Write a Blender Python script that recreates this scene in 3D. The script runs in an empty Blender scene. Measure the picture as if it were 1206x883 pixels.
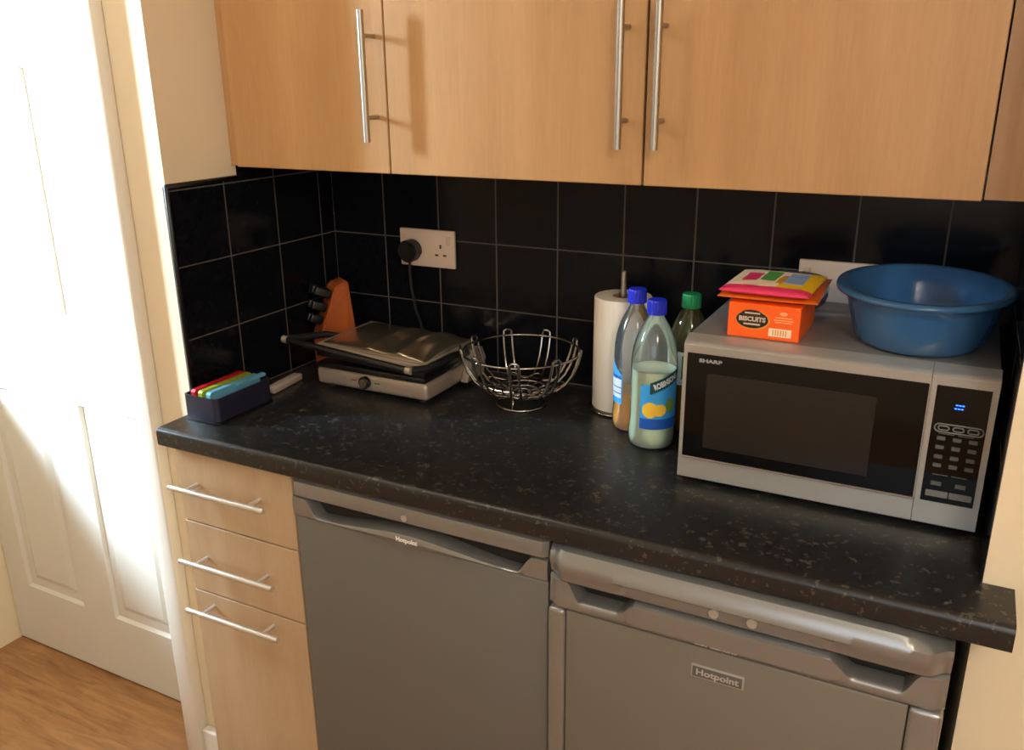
import bpy, bmesh, math, random
from mathutils import Vector, Matrix, noise
PI = math.pi
random.seed(4)
COL = bpy.context.scene.collection

# ------------------------------------------------------------------ materials
def lin(c):
    return tuple((v/12.92 if v <= .04045 else ((v+.055)/1.055)**2.4) for v in (x/255 for x in c)) + (1,)
def mat(name, rgb, rough=.5, metal=0, spec=.5, coat=0, emit=None, estr=0, alpha=1):
    m = bpy.data.materials.new(name); m.use_nodes = True
    b = m.node_tree.nodes['Principled BSDF']
    b.inputs['Base Color'].default_value = lin(rgb)
    b.inputs['Roughness'].default_value = rough
    b.inputs['Metallic'].default_value = metal
    b.inputs['Specular IOR Level'].default_value = spec
    b.inputs['Coat Weight'].default_value = coat
    if emit:
        b.inputs['Emission Color'].default_value = lin(emit); b.inputs['Emission Strength'].default_value = estr
    return m
class NT:
    def __init__(s, m): s.t = m.node_tree; s.b = s.t.nodes['Principled BSDF']
    def n(s, typ, **kw):
        o = s.t.nodes.new(typ)
        for k, v in kw.items(): setattr(o, k, v)
        return o
    def l(s, a, b): s.t.links.new(a, b)
    def math(s, op, a, b=None, c=None):
        o = s.n('ShaderNodeMath', operation=op)
        for i, v in enumerate((a, b, c)):
            if v is None: continue
            if isinstance(v, (int, float)): o.inputs[i].default_value = v
            else: s.l(v, o.inputs[i])
        return o.outputs[0]
    def coord(s, scale=(1,1,1), rot=(0,0,0)):
        tc = s.n('ShaderNodeTexCoord'); mp = s.n('ShaderNodeMapping')
        mp.inputs['Scale'].default_value = scale; mp.inputs['Rotation'].default_value = rot
        s.l(tc.outputs['Object'], mp.inputs[0]); return mp.outputs[0]
    def noise(s, vec, scale, detail=3, rough=.5, dist=0):
        o = s.n('ShaderNodeTexNoise'); s.l(vec, o.inputs['Vector'])
        o.inputs['Scale'].default_value = scale; o.inputs['Detail'].default_value = detail
        o.inputs['Roughness'].default_value = rough; o.inputs['Distortion'].default_value = dist
        return o.outputs[0]
    def ramp(s, fac, stops):
        o = s.n('ShaderNodeValToRGB'); e = o.color_ramp.elements
        while len(e) < len(stops): e.new(.5)
        for i, (p, c) in enumerate(stops): e[i].position = p; e[i].color = lin(c)
        s.l(fac, o.inputs[0]); return o.outputs[0]
    def mix(s, fac, a, b, mode='MIX'):
        o = s.n('ShaderNodeMix', data_type='RGBA', blend_type=mode)
        if isinstance(fac, (int, float)): o.inputs[0].default_value = fac
        else: s.l(fac, o.inputs[0])
        for i, v in ((6, a), (7, b)):
            if isinstance(v, tuple): o.inputs[i].default_value = v
            else: s.l(v, o.inputs[i])
        return o.outputs[2]
    def bump(s, h, strength=.2, dist=.002):
        o = s.n('ShaderNodeBump'); o.inputs['Strength'].default_value = strength; o.inputs['Distance'].default_value = dist
        s.l(h, o.inputs['Height']); s.l(o.outputs[0], s.b.inputs['Normal'])

def wood(name, light, dark, scale=(9, 9, .7), rough=.42, seed=0):
    m = mat(name, light, rough, spec=.35); t = NT(m)
    v = t.coord(scale)
    off = t.n('ShaderNodeVectorMath', operation='ADD'); t.l(v, off.inputs[0]); off.inputs[1].default_value = (seed, seed*.7, seed*1.3)
    v = off.outputs[0]
    n1 = t.noise(v, 1.3, 3, .55, .6); n2 = t.noise(v, 22, 4, .6)
    f = t.math('ADD', t.math('MULTIPLY', n1, .7), t.math('MULTIPLY', n2, .3))
    c = t.ramp(f, [(.36, dark), (.62, light)])
    t.l(c, t.b.inputs['Base Color']); t.bump(n2, .04)
    return m
M = {}
M['cream'] = mat('cream_wall_paint', (230, 212, 182), .7); t = NT(M['cream']); t.bump(t.noise(t.coord(), 260, 2), .12, .001)
M['cream_pale'] = mat('pale_cream_paint', (226, 208, 176), .6)
M['gloss_white'] = mat('white_gloss_paint', (226, 218, 206), .35)
M['door_white'] = mat('door_white_satin', (214, 208, 198), .4)
M['ceiling'] = mat('ceiling_white', (232, 226, 214), .8)
M['cab'] = wood('beech_cabinet_veneer', (190, 146, 100), (175, 131, 86), seed=1)
M['cab2'] = wood('beech_drawer_veneer', (192, 164, 132), (180, 151, 118), scale=(9, 9, .9), seed=6)
M['cab_edge'] = wood('beech_carcass', (212, 178, 130), (196, 158, 110), seed=3)
M['block'] = wood('knife_block_wood', (190, 98, 44), (150, 70, 28), scale=(20, 20, 3), rough=.45, seed=9)
M['nickel'] = mat('brushed_nickel', (172, 164, 154), .4, 1)
M['nickel_daylit'] = mat('nickel_daylight_tint', (232, 232, 234), .35, .75)  # drawer handle metal, cool daylight brightness put into the colour
M['chrome'] = mat('chrome_wire', (165, 158, 150), .22, 1)
M['silver'] = mat('silver_painted_plastic', (184, 182, 178), .34, .55)
M['silver_case'] = mat('silver_microwave_case', (150, 145, 140), .42, .5)
M['fridge'] = mat('silver_fridge_door', (118, 117, 114), .5, .4); t = NT(M['fridge']); t.bump(t.noise(t.coord(), 900, 1), .05, .0005)
M['fridge2'] = mat('silver_fridge_door_warm', (126, 121, 113), .5, .4); t = NT(M['fridge2']); t.bump(t.noise(t.coord(), 900, 1), .05, .0005)
M['fridge_trim'] = mat('silver_fridge_trim', (150, 150, 150), .27, .6)
M['fridge_side'] = mat('fridge_side_grey', (90, 88, 84), .5, .2)
M['recess'] = mat('recess_black', (24, 20, 18), .6)
M['black'] = mat('black_plastic', (17, 17, 19), .35)
M['black_satin'] = mat('black_satin_plastic', (26, 26, 28), .5)
M['rubber'] = mat('black_rubber', (14, 14, 15), .7)
M['blackglass'] = mat('black_glass', (9, 9, 11), .07, spec=.3)
M['mesh'] = mat('window_mesh_with_reflection', (40, 35, 33), .16, spec=.3)  # window screen, its lighter brown tone holds the room's reflection
M['paper'] = mat('white_paper_towel', (240, 230, 216), .9); t = NT(M['paper']); t.bump(t.noise(t.coord(), 300, 2), .4, .001)
M['card'] = mat('cardboard_core', (150, 112, 84), .9)
M['socket'] = mat('white_socket_plastic', (216, 192, 172), .35)
M['dark_hole'] = mat('socket_hole', (60, 40, 34), .7)
M['blue_cap'] = mat('blue_cap_plastic', (24, 40, 190), .35)
M['green_cap'] = mat('green_cap_plastic', (12, 125, 70), .35)
M['orange'] = mat('orange_card', (255, 98, 14), .4)
M['orange_side'] = M['orange']
M['red'] = mat('red_print', (225, 40, 60), .35)
M['pink'] = mat('pink_print', (235, 60, 105), .35)
M['yellow'] = mat('yellow_print', (252, 198, 30), .35)
M['cream_print'] = mat('cream_print', (250, 222, 190), .4)
M['green_print'] = mat('green_print', (90, 160, 75), .4)
M['blue_print'] = mat('pale_blue_print', (140, 165, 205), .4)
M['orange_wrap'] = mat('orange_wrapper', (235, 110, 30), .25)
M['brown_print'] = mat('dark_brown_print', (36, 24, 20), .4)
M['gold'] = mat('gold_print', (222, 150, 40), .4)
M['tan_text'] = mat('tan_text', (205, 180, 160), .5)
M['pale_text'] = mat('pale_text', (255, 170, 110), .5)
M['grey_text'] = mat('grey_text', (150, 150, 152), .4)
M['white_text'] = mat('white_text', (235, 230, 228), .4)
M['silver_text'] = mat('silver_text', (205, 205, 205), .3, .6)
M['lab_blue'] = mat('label_sky_blue', (60, 160, 225), .35)
M['lab_navy'] = mat('label_royal_blue', (28, 85, 180), .35)
M['lab_yellow'] = mat('label_lemon', (248, 196, 60), .35)
M['lab_green'] = mat('label_banner_green', (18, 72, 76), .35)
M['lab_white'] = mat('label_white', (214, 222, 232), .35)
M['lab_leaf'] = mat('label_leaf', (120, 150, 60), .35)
M['lab_mint'] = mat('label_mid_green', (40, 140, 90), .35)
M['board_red'] = mat('red_board', (190, 26, 38), .4)
M['board_green'] = mat('lime_board', (158, 168, 46), .4)
M['board_blue'] = mat('pale_blue_board', (104, 168, 196), .4)
M['rack'] = mat('navy_black_plastic', (30, 32, 52), .4)
M['offwhite'] = mat('offwhite_plastic', (170, 155, 145), .5)
M['led'] = mat('blue_led', (20, 60, 255), .5, emit=(30, 90, 255), estr=7)
M['keys'] = mat('grey_key_print', (92, 92, 90), .45)
M['keys_pale'] = mat('pale_key', (120, 118, 116), .45)
M['ledred'] = mat('red_mark', (140, 40, 35), .5)
M['ledgreen'] = mat('green_mark', (50, 105, 50), .5)
M['steel'] = mat('grill_brushed_steel', (186, 172, 148), .24, .92)
M['steel_soft'] = mat('grill_front_silver', (176, 160, 145), .42, .5)

def laminate_floor():
    m = mat('oak_laminate_floor', (190, 130, 75), .42, spec=.4); t = NT(m)
    tc = t.n('ShaderNodeTexCoord')
    br = t.n('ShaderNodeTexBrick'); t.l(tc.outputs['Object'], br.inputs['Vector'])
    br.inputs['Scale'].default_value = 1; br.inputs['Brick Width'].default_value = .42; br.inputs['Row Height'].default_value = .065
    br.inputs['Mortar Size'].default_value = .0006; br.offset = .37; br.inputs['Bias'].default_value = 0
    br.inputs['Color1'].default_value = lin((172, 122, 78)); br.inputs['Color2'].default_value = lin((140, 94, 54)); br.inputs['Mortar'].default_value = lin((106, 70, 40))
    n = t.noise(t.coord((2, 14, 1)), 3.2, 4, .6, .5)
    c = t.mix(.55, br.outputs[0], t.ramp(n, [(.34, (126, 82, 46)), (.62, (178, 130, 84))]))
    t.l(c, t.b.inputs['Base Color']); return m
M['floor'] = laminate_floor()

def tiles(name, axis, off, zoff, sign=1):
    m = mat(name, (13, 14, 19), .12, spec=.16); t = NT(m)
    tc = t.n('ShaderNodeTexCoord'); sp = t.n('ShaderNodeSeparateXYZ'); t.l(tc.outputs['Object'], sp.inputs[0])
    def g(out, o, w):
        a = t.math('ADD', out, -o + 15)
        f = t.math('MODULO', a, .15)
        d = t.math('ABSOLUTE', t.math('SUBTRACT', f, .075))
        return t.math('GREATER_THAN', d, .075 - w)
    gu = g(sp.outputs[axis], off, .0016); gz = g(sp.outputs[2], zoff, .0013)
    k = t.math('MAXIMUM', gu, gz)
    n = t.noise(t.coord(), 60, 3)
    c = t.mix(k, t.ramp(n, [(.35, (13, 14, 19)), (.7, (18, 19, 25))]), lin((92, 84, 78)))
    t.l(c, t.b.inputs['Base Color'])
    t.l(t.math('ADD', t.math('MULTIPLY', k, .6), .13), t.b.inputs['Roughness'])
    lo = t.noise(t.coord(), 14, 2)
    t.bump(t.math('SUBTRACT', t.math('MULTIPLY', lo, .5), k), .25, .001)
    return m
ZC = .91
M['tile_back'] = tiles('black_tile_back', 0, .1497, .9133)
M['tile_side'] = tiles('black_tile_side', 1, -.0496, .9133)

def worktop_mat():
    m = mat('black_speckled_worktop', (22, 22, 24), .3, spec=.5); t = NT(m)
    v = t.coord((1, 1, 1))
    n1 = t.noise(v, 95, 3, .6); n2 = t.noise(v, 60, 4, .65, .4); n3 = t.noise(t.coord((1, 1.6, 1)), 30, 2, .5, 1.0)
    base = t.ramp(n2, [(.35, (29, 29, 31)), (.65, (35, 34, 34))])
    f = t.math('MULTIPLY', t.math('GREATER_THAN', n1, .60), t.math('GREATER_THAN', n3, .48))
    c = t.mix(t.math('MULTIPLY', f, .55), base, lin((100, 94, 80)))
    t.l(c, t.b.inputs['Base Color'])
    t.l(t.math('ADD', t.math('MULTIPLY', n2, .10), .28), t.b.inputs['Roughness'])
    return m
M['worktop'] = worktop_mat()

def clear(name, tint, gloss_rough=.08, opac=.15, body=(200, 200, 200), rim=.0):
    """thin see-through plastic: tinted pass-through, translucent body and clear gloss"""
    m = bpy.data.materials.new(name); m.use_nodes = True; nt = m.node_tree; nt.nodes.clear()
    o = nt.nodes.new('ShaderNodeOutputMaterial'); tr = nt.nodes.new('ShaderNodeBsdfTransparent'); tr.inputs[0].default_value = lin(tint)
    df = nt.nodes.new('ShaderNodeBsdfDiffuse'); df.inputs[0].default_value = lin(body)
    tl = nt.nodes.new('ShaderNodeBsdfTranslucent'); tl.inputs[0].default_value = lin(body)
    gl = nt.nodes.new('ShaderNodeBsdfGlossy'); gl.inputs['Roughness'].default_value = gloss_rough
    fr = nt.nodes.new('ShaderNodeFresnel'); fr.inputs[0].default_value = 1.5
    m1 = nt.nodes.new('ShaderNodeMixShader'); m1.inputs[0].default_value = .45
    nt.links.new(df.outputs[0], m1.inputs[1]); nt.links.new(tl.outputs[0], m1.inputs[2])
    m2 = nt.nodes.new('ShaderNodeMixShader'); m2.inputs[0].default_value = opac
    nt.links.new(tr.outputs[0], m2.inputs[1]); nt.links.new(m1.outputs[0], m2.inputs[2])
    m3 = nt.nodes.new('ShaderNodeMixShader'); nt.links.new(fr.outputs[0], m3.inputs[0])
    nt.links.new(m2.outputs[0], m3.inputs[1]); nt.links.new(gl.outputs[0], m3.inputs[2])
    nt.links.new(m3.outputs[0], o.inputs[0]); return m
M['pet'] = clear('clear_bottle_plastic', (246, 248, 248), .12, .11, (235, 238, 240))
M['pet_green'] = clear('olive_bottle_plastic', (205, 205, 165), .1, .2, (150, 150, 95))
M['basin'] = clear('translucent_blue_plastic', (196, 218, 244), .12, .42, (112, 182, 250))
M['wrap'] = clear('clear_wrapper', (225, 220, 225), .12, .3, (190, 180, 195))
M['liq_orange'] = mat('orange_squash', (255, 178, 10), .15)
M['liq_lemon'] = mat('cloudy_lemon_squash', (222, 234, 200), .2)
M['liq_olive'] = mat('golden_squash', (214, 160, 30), .2)
for k in ('liq_orange', 'liq_lemon', 'liq_olive'):
    M[k].node_tree.nodes['Principled BSDF'].inputs['Subsurface Weight'].default_value = .3
    M[k].node_tree.nodes['Principled BSDF'].inputs['Subsurface Scale'].default_value = .02

# ------------------------------------------------------------------ mesh helpers
def box(bm, lo, hi, mi=0, bev=0, seg=2, mtx=None):
    r = bmesh.ops.create_cube(bm, size=1)
    vs = r['verts']
    for v in vs:
        v.co = Vector([lo[i] + (v.co[i] + .5)*(hi[i]-lo[i]) for i in range(3)])
    fs = list({f for v in vs for f in v.link_faces})
    for f in fs: f.material_index = mi
    if bev:
        es = list({e for v in vs for e in v.link_edges})
        r2 = bmesh.ops.bevel(bm, geom=es, offset=bev, segments=seg, profile=.5, affect='EDGES')
        vs = list({v for f in r2['faces'] for v in f.verts} | {v for v in vs if v.is_valid})
        for f in {f for v in vs for f in v.link_faces}: f.material_index = mi
    if mtx:
        for v in vs: v.co = mtx @ v.co
    return vs
def prism(bm, pts, axis, a, b, mi=0):
    """closed 2-D profile pts extruded along axis from a to b; the profile is (y,z), (x,z) or (x,y)"""
    def P(p, t):
        return {0: (t, p[0], p[1]), 1: (p[0], t, p[1]), 2: (p[0], p[1], t)}[axis]
    A = [bm.verts.new(P(p, a)) for p in pts]; B = [bm.verts.new(P(p, b)) for p in pts]
    n = len(pts); fs = [bm.faces.new(A), bm.faces.new(list(reversed(B)))]
    for i in range(n): fs.append(bm.faces.new((A[i], B[i], B[(i+1) % n], A[(i+1) % n])))
    for f in fs: f.material_index = mi
    return A+B
def lathe(bm, prof, seg=32, c=(0, 0, 0), sx=1, sy=1, mi=0, caps=(False, False)):
    rings = []
    for r, z in prof:
        rings.append([bm.verts.new((c[0]+r*sx*math.cos(2*PI*k/seg), c[1]+r*sy*math.sin(2*PI*k/seg), c[2]+z)) for k in range(seg)])
    for a, b in zip(rings, rings[1:]):
        for k in range(seg):
            f = bm.faces.new((a[k], a[(k+1) % seg], b[(k+1) % seg], b[k])); f.material_index = mi; f.smooth = True
    if caps[0]: bm.faces.new(list(reversed(rings[0]))).material_index = mi
    if caps[1]: bm.faces.new(rings[-1]).material_index = mi
    return rings
def tube(bm, pts, r, seg=8, closed=False, mi=0):
    pts = [Vector(p) for p in pts]; n = len(pts); rings = []; up = None
    for i, p in enumerate(pts):
        d = (pts[(i+1) % n]-pts[i-1]) if closed else (pts[min(i+1, n-1)]-pts[max(i-1, 0)])
        d.normalize()
        if up is None: up = Vector((0, 0, 1)) if abs(d.z) < .9 else Vector((1, 0, 0))
        s = d.cross(up).normalized(); up = s.cross(d).normalized()
        rings.append([bm.verts.new(p + r*(math.cos(2*PI*k/seg)*s + math.sin(2*PI*k/seg)*up)) for k in range(seg)])
    for i in range(n if closed else n-1):
        a, b = rings[i], rings[(i+1) % n]
        best = 0
        if closed and i == n-1:
            best = min(range(seg), key=lambda q: (a[0].co-b[q].co).length)
        for k in range(seg):
            f = bm.faces.new((a[k], a[(k+1) % seg], b[(k+1+best) % seg], b[(k+best) % seg])); f.smooth = True; f.material_index = mi
    if not closed:
        bm.faces.new(list(reversed(rings[0]))).material_index = mi; bm.faces.new(rings[-1]).material_index = mi
def obj(name, bm, mats, parent=None, smooth=False, org=None):
    bmesh.ops.recalc_face_normals(bm, faces=bm.faces)
    me = bpy.data.meshes.new(name); 
    if org is not None:
        for v in bm.verts: v.co -= Vector(org)
    bm.to_mesh(me); bm.free()
    for m in (mats if isinstance(mats, (list, tuple)) else [mats]): me.materials.append(M[m])
    if smooth:
        for p in me.polygons: p.use_smooth = True
        me.set_sharp_from_angle(angle=math.radians(35))
    o = bpy.data.objects.new(name, me); COL.objects.link(o)
    if org is not None: o.location = org
    if parent: o.parent = parent
    return o
def B(): return bmesh.new()
def mbox(name, lo, hi, m, parent=None, bev=0, seg=2):
    bm = B(); box(bm, lo, hi, 0, bev, seg); return obj(name, bm, m, parent, smooth=bool(bev))
def thing(name, label, cat, loc, rz=0, group=None):
    o = bpy.data.objects.new(name, None); COL.objects.link(o); o.empty_display_size = .05
    o.location = loc; o.rotation_euler = (0, 0, rz); o['label'] = label; o['category'] = cat
    if group: o['group'] = group
    return o
def tag(o, label, cat, group=None):
    o['label'] = label; o['category'] = cat
    if group: o['group'] = group
    return o
def struct(o): o['kind'] = 'structure'; return o
def text_mesh(txt, h, depth=.0004, bold=0.0, shear=0, align='CENTER'):
    """returns (verts, faces) of lettering lying in XY, centred"""
    cu = bpy.data.curves.new('lettering', 'FONT'); cu.body = txt; cu.size = h*1.4; cu.extrude = depth; cu.offset = bold
    cu.align_x = 'CENTER'; cu.align_y = 'CENTER'; cu.shear = shear; cu.resolution_u = 3
    o = bpy.data.objects.new('lettering', cu); COL.objects.link(o)
    dg = bpy.context.evaluated_depsgraph_get(); dg.update()
    me = bpy.data.meshes.new_from_object(o.evaluated_get(dg))
    vs = [v.co.copy() for v in me.vertices]; fs = [tuple(p.vertices) for p in me.polygons]
    bpy.data.objects.remove(o); bpy.data.curves.remove(cu); bpy.data.meshes.remove(me)
    return vs, fs
def add_text(bm, txt, h, fn, mi=0, width=None, **kw):
    vs, fs = text_mesh(txt, h, **kw)
    if width and vs:
        w = max(v.x for v in vs)-min(v.x for v in vs); k = width/w
        for v in vs: v.x *= k
    V = [bm.verts.new(fn(v)) for v in vs]
    for f in fs:
        try: bm.faces.new([V[i] for i in f]).material_index = mi
        except ValueError: pass

# ------------------------------------------------------------------ the room
W = 1.4614; XL = -.96
struct(mbox('floor', (-1.1, -3.3, -.05), (3.4, .15, 0), 'floor'))
struct(mbox('ceiling', (-1.1, -3.3, 2.42), (3.4, .15, 2.47), 'ceiling'))
struct(mbox('wall_back', (-1.1, .008, 0), (3.4, .13, 2.42), 'cream'))
bm = B(); box(bm, (-.15, -.5, 0), (-.008, .008, 2.42)); box(bm, (-.008, -.5, 1.372), (0, .008, 2.42)); box(bm, (-.008, -.5, 0), (0, .008, .872))
struct(obj('wall_left', bm, 'cream'))
bm = B(); box(bm, (W+.008, -.5, 0), (3.4, .008, 2.42)); box(bm, (W, -.5, 0), (W+.008, -.44, 2.42)); box(bm, (W, -.44, 1.372), (W+.008, .008, 2.42)); box(bm, (W, -.44, 0), (W+.008, .008, .872))
struct(obj('wall_right', bm, 'cream'))
# outer wall of the hall with its window opening
bm = B()
wy0, wy1, wz0, wz1 = -1.05, -.45, .94, 2.30
box(bm, (-1.1, -3.3, 0), (XL, wy0, 2.42)); box(bm, (-1.1, wy1, 0), (XL, .01, 2.42))
box(bm, (-1.1, wy0, 0), (XL, wy1, wz0)); box(bm, (-1.1, wy0, wz1), (XL, wy1, 2.42))
struct(obj('wall_far_left', bm, 'cream_pale'))
bm = B()
for lo, hi in (((-1.08, wy0, wz0), (-1.03, wy1, wz0+.04)), ((-1.08, wy0, wz1-.04), (-1.03, wy1, wz1)), ((-1.08, wy0, wz0+.04), (-1.03, wy0+.04, wz1-.04)), ((-1.08, wy1-.04, wz0+.04), (-1.03, wy1, wz1-.04))):
    box(bm, lo, hi, 0, .004)
struct(obj('window_1', bm, 'gloss_white'))
# front wall behind the camera with an opening added for fill light
bm = B(); fx0, fx1, fz0, fz1 = .9, 2.5, 1.0, 2.2
box(bm, (-1.1, -3.4, 0), (fx0, -3.3, 2.42)); box(bm, (fx1, -3.4, 0), (3.4, -3.3, 2.42)); box(bm, (fx0, -3.4, 0), (fx1, -3.3, fz0)); box(bm, (fx0, -3.4, fz1), (fx1, -3.3, 2.42))
struct(obj('wall_front', bm, 'cream'))
struct(mbox('wall_far_right', (3.4, -3.3, 0), (3.5, .13, 2.42), 'cream'))
struct(mbox('trim_1', (-.15, -.53, 0), (-.098, -.5, 2.05), 'gloss_white', bev=.006))
bm = B(); box(bm, (XL, -.375, 2.0), (-.15, -.3, 2.42)); struct(obj('wall_back_left', bm, 'cream_pale'))

# six-panel door
def panel_door():
    x0, x1, z0, z1, yf, yb = XL+.004, -.156, .006, 1.985, -.41, -.372
    bm = B()
    cols = [(-.868, -.632), (-.508, -.272)]; rows = [(.2, .812), (1.035, 1.6), (1.722, 1.88)]
    xs = sorted({x0, x1} | {v for c in cols for v in c}); zs = sorted({z0, z1} | {v for r in rows for v in r})
    V = {}
    def vt(x, y, z):
        k = (round(x, 5), round(y, 5), round(z, 5))
        if k not in V: V[k] = bm.verts.new((x, y, z))
        return V[k]
    for i in range(len(xs)-1):
        for j in range(len(zs)-1):
            a, b, c, d = xs[i], xs[i+1], zs[j], zs[j+1]
            if (a, b) in cols and (c, d) in rows:
                # sunk moulding then raised field
                steps = [(0, 0), (.006, .009), (.016, .009), (.030, .009), (.048, .002)]
                for (o1, y1), (o2, y2) in zip(steps, steps[1:]):
                    P = [(a+o1, c+o1), (b-o1, c+o1), (b-o1, d-o1), (a+o1, d-o1)]
                    Q = [(a+o2, c+o2), (b-o2, c+o2), (b-o2, d-o2), (a+o2, d-o2)]
                    for k in range(4):
                        k2 = (k+1) % 4
                        bm.faces.new((vt(P[k][0], yf+y1, P[k][1]), vt(P[k2][0], yf+y1, P[k2][1]), vt(Q[k2][0], yf+y2, Q[k2][1]), vt(Q[k][0], yf+y2, Q[k][1])))
                o2, y2 = steps[-1]
                bm.faces.new((vt(a+o2, yf+y2, c+o2), vt(b-o2, yf+y2, c+o2), vt(b-o2, yf+y2, d-o2), vt(a+o2, yf+y2, d-o2)))
            else:
                bm.faces.new((vt(a, yf, c), vt(b, yf, c), vt(b, yf, d), vt(a, yf, d)))
    # back and edges
    bk = [bm.verts.new(p) for p in ((x0, yb, z0), (x1, yb, z0), (x1, yb, z1), (x0, yb, z1))]
    bm.faces.new(list(reversed(bk)))
    for side in ((lambda v: abs(v.co.z-z0) < 1e-5, bk[0], bk[1], 0), (lambda v: abs(v.co.x-x1) < 1e-5, bk[1], bk[2], 2), (lambda v: abs(v.co.z-z1) < 1e-5, bk[3], bk[2], 0), (lambda v: abs(v.co.x-x0) < 1e-5, bk[0], bk[3], 2)):
        row = sorted([v for v in bm.verts if side[0](v) and abs(v.co.y-yf) < 1e-5], key=lambda v: v.co[side[3]])
        bm.faces.new(row + [side[2], side[1]])
    o = obj('door_1', bm, 'door_white'); return struct(o)
panel_door()

# skirting that runs along the wall end and on as the plinth below the drawers
bm = B()
box(bm, (-.098, -.522, 0), (.004, -.5, .080), 0, .004)
struct(obj('baseboard_left', bm, 'gloss_white'))
struct(mbox('baseboard_right', (W+.02, -.516, 0), (3.4, -.5, .1), 'gloss_white', bev=.004))

# splashback tiling
def splash(name, lo, hi, m, label, extra=None):
    bm = B(); box(bm, lo, hi)
    if extra: box(bm, *extra)
    o = obj(name, bm, m); return struct(o)
splash('trim_2', (0, 0, ZC), (W, .0079, 1.399), 'tile_back', '')
splash('trim_3', (-.0079, -.5, ZC), (0, .0, 1.3715), 'tile_side', '', ((-.0079, -.31, 1.3715), (.0004, 0, 1.3985)))
splash('trim_4', (W, -.44, ZC), (W+.0079, .0, 1.3715), 'tile_side', '', ((W, -.3, 1.3715), (W+.0079, 0, 1.3985)))
# the black tile return continues right to the wall end
splash('trim_5', (W-.0008, -.4995, ZC), (W, -.44, 1.3715), 'tile_side', '')
bm = B(); tube(bm, [(.0005, -.499, ZC), (.0005, -.499, 1.373), (.0005, -.499, 1.373), (.0005, -.31, 1.373)], .0045, 8)
struct(obj('trim_6', bm, 'black'))

# ------------------------------------------------------------------ worktop
def worktop():
    r = .011
    def prof(yb):
        p = [(yb, .872), (yb, ZC)]
        yf = -.6
        for k in range(7):
            a = PI/2*k/6; p.append((yf+r-r*math.sin(a), ZC-r+r*math.cos(a)))
        for k in range(5):
            a = PI/2*k/4; p.append((yf+.006-.006*math.cos(a), .872+.006-.006*math.sin(a)))
        return p
    bm = B()
    prism(bm, prof(0), 0, .001, W-.001)
    prism(bm, prof(-.5005), 0, W-.001, 1.5); prism(bm, prof(-.5005), 0, -.004, .001)
    for f in bm.faces:
        f.smooth = True
    return obj('worktop', bm, 'worktop', smooth=True)
tag(worktop(), 'long black speckled laminate worktop over the drawers and fridges', 'worktop')

# ------------------------------------------------------------------ handles
def bar_handle(parent, a, b, depth, m, r=.006, inset=.19, name='handle'):
    """bar from a to b standing off by depth in +y"""
    a = Vector(a); b = Vector(b); bm = B()
    tube(bm, [a, a.lerp(b, .5), b], r, 14)
    for k in (inset, 1-inset):
        p = a.lerp(b, k); tube(bm, [p + Vector((0, r*.5, 0)), p+Vector((0, depth, 0))], .0042, 10)
    return obj(name, bm, m, parent, smooth=True)

# ------------------------------------------------------------------ wall cabinets
def wall_cab(x0, x1, doors, label, fill=None):
    t = thing('wall_cabinet', label, 'cabinet', ((x0+x1)/2, -.16, 1.398), group='wall cabinets over the splashback')
    def L(o):
        o.location = (-(x0+x1)/2, .16, -1.398); return o
    L(mbox('cabinet_body', (x0+.001, -.319, 1.3995), (x1-.001, -.001, 2.12), 'cab_edge', t))
    for a, b, hx in doors:
        d = L(mbox('door', (a, -.34, 1.398), (b, -.321, 2.12), 'cab', t, .0012, 1))
        bar_handle(d, (hx, -.376, 1.4565), (hx, -.376, 1.679), .0365, 'nickel')
    if fill: L(mbox('filler_panel', (fill[0], -.322, 1.3985), (fill[1], -.30, 2.12), 'cab', t))
    return t
wall_cab(.0345, .4125, [(.0345, .4115, .3905)], 'beech wall cabinet with a single door, left end above the knife block', fill=(.0012, .033))
wall_cab(.4135, 1.3895, [(.4145, .8995, .8705), (.9035, 1.3885, .9305)], 'wide beech wall cabinet with two doors, above the bottles and microwave', fill=(1.3915, W-.001))

# ------------------------------------------------------------------ drawer unit
t = thing('drawer_unit', 'beech drawer unit with three fronts and bar handles beside the white door', 'drawer unit', (.16, -.3, 0))
def loc(o, p=(-.16, .3, 0)): o.location = p; return o
bm = B(); box(bm, (.001, -.556, .1), (.3185, -.01, .8705)); loc(obj('cabinet_body', bm, 'cab_edge', t))
loc(mbox('plinth', (.0045, -.535, .0), (.3185, -.515, .1), 'gloss_white', t))
for z0, z1, hz in ((.7045, .8655, .7935), (.5395, .7015, .6255), (.108, .5365, .508)):
    d = loc(mbox('drawer', (.0165, -.578, z0), (.3175, -.557, z1), 'cab2', t, .0012, 1))
    bar_handle(d, (.026, -.613, hz-.001), (.274, -.613, hz+.002), .0355, 'nickel_daylit', r=.0055, inset=.17)

# ------------------------------------------------------------------ fridges
def smoothstep(a, b, x):
    u = max(0, min(1, (x-a)/(b-a))); return u*u*(3-2*u)
def strip(bm, x0, x1, n, fn, mi=0):
    """lofts the closed (y,z) sections fn(s) along x"""
    rings = []
    for i in range(n+1):
        s = i/n; rings.append([bm.verts.new((x0+(x1-x0)*s, y, z)) for y, z in fn(s)])
    m = len(rings[0])
    for a, b in zip(rings, rings[1:]):
        for k in range(m):
            f = bm.faces.new((a[k], a[(k+1) % m], b[(k+1) % m], b[k])); f.smooth = True; f.material_index = mi
    bm.faces.new(rings[0]); bm.faces.new(list(reversed(rings[-1])))
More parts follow.
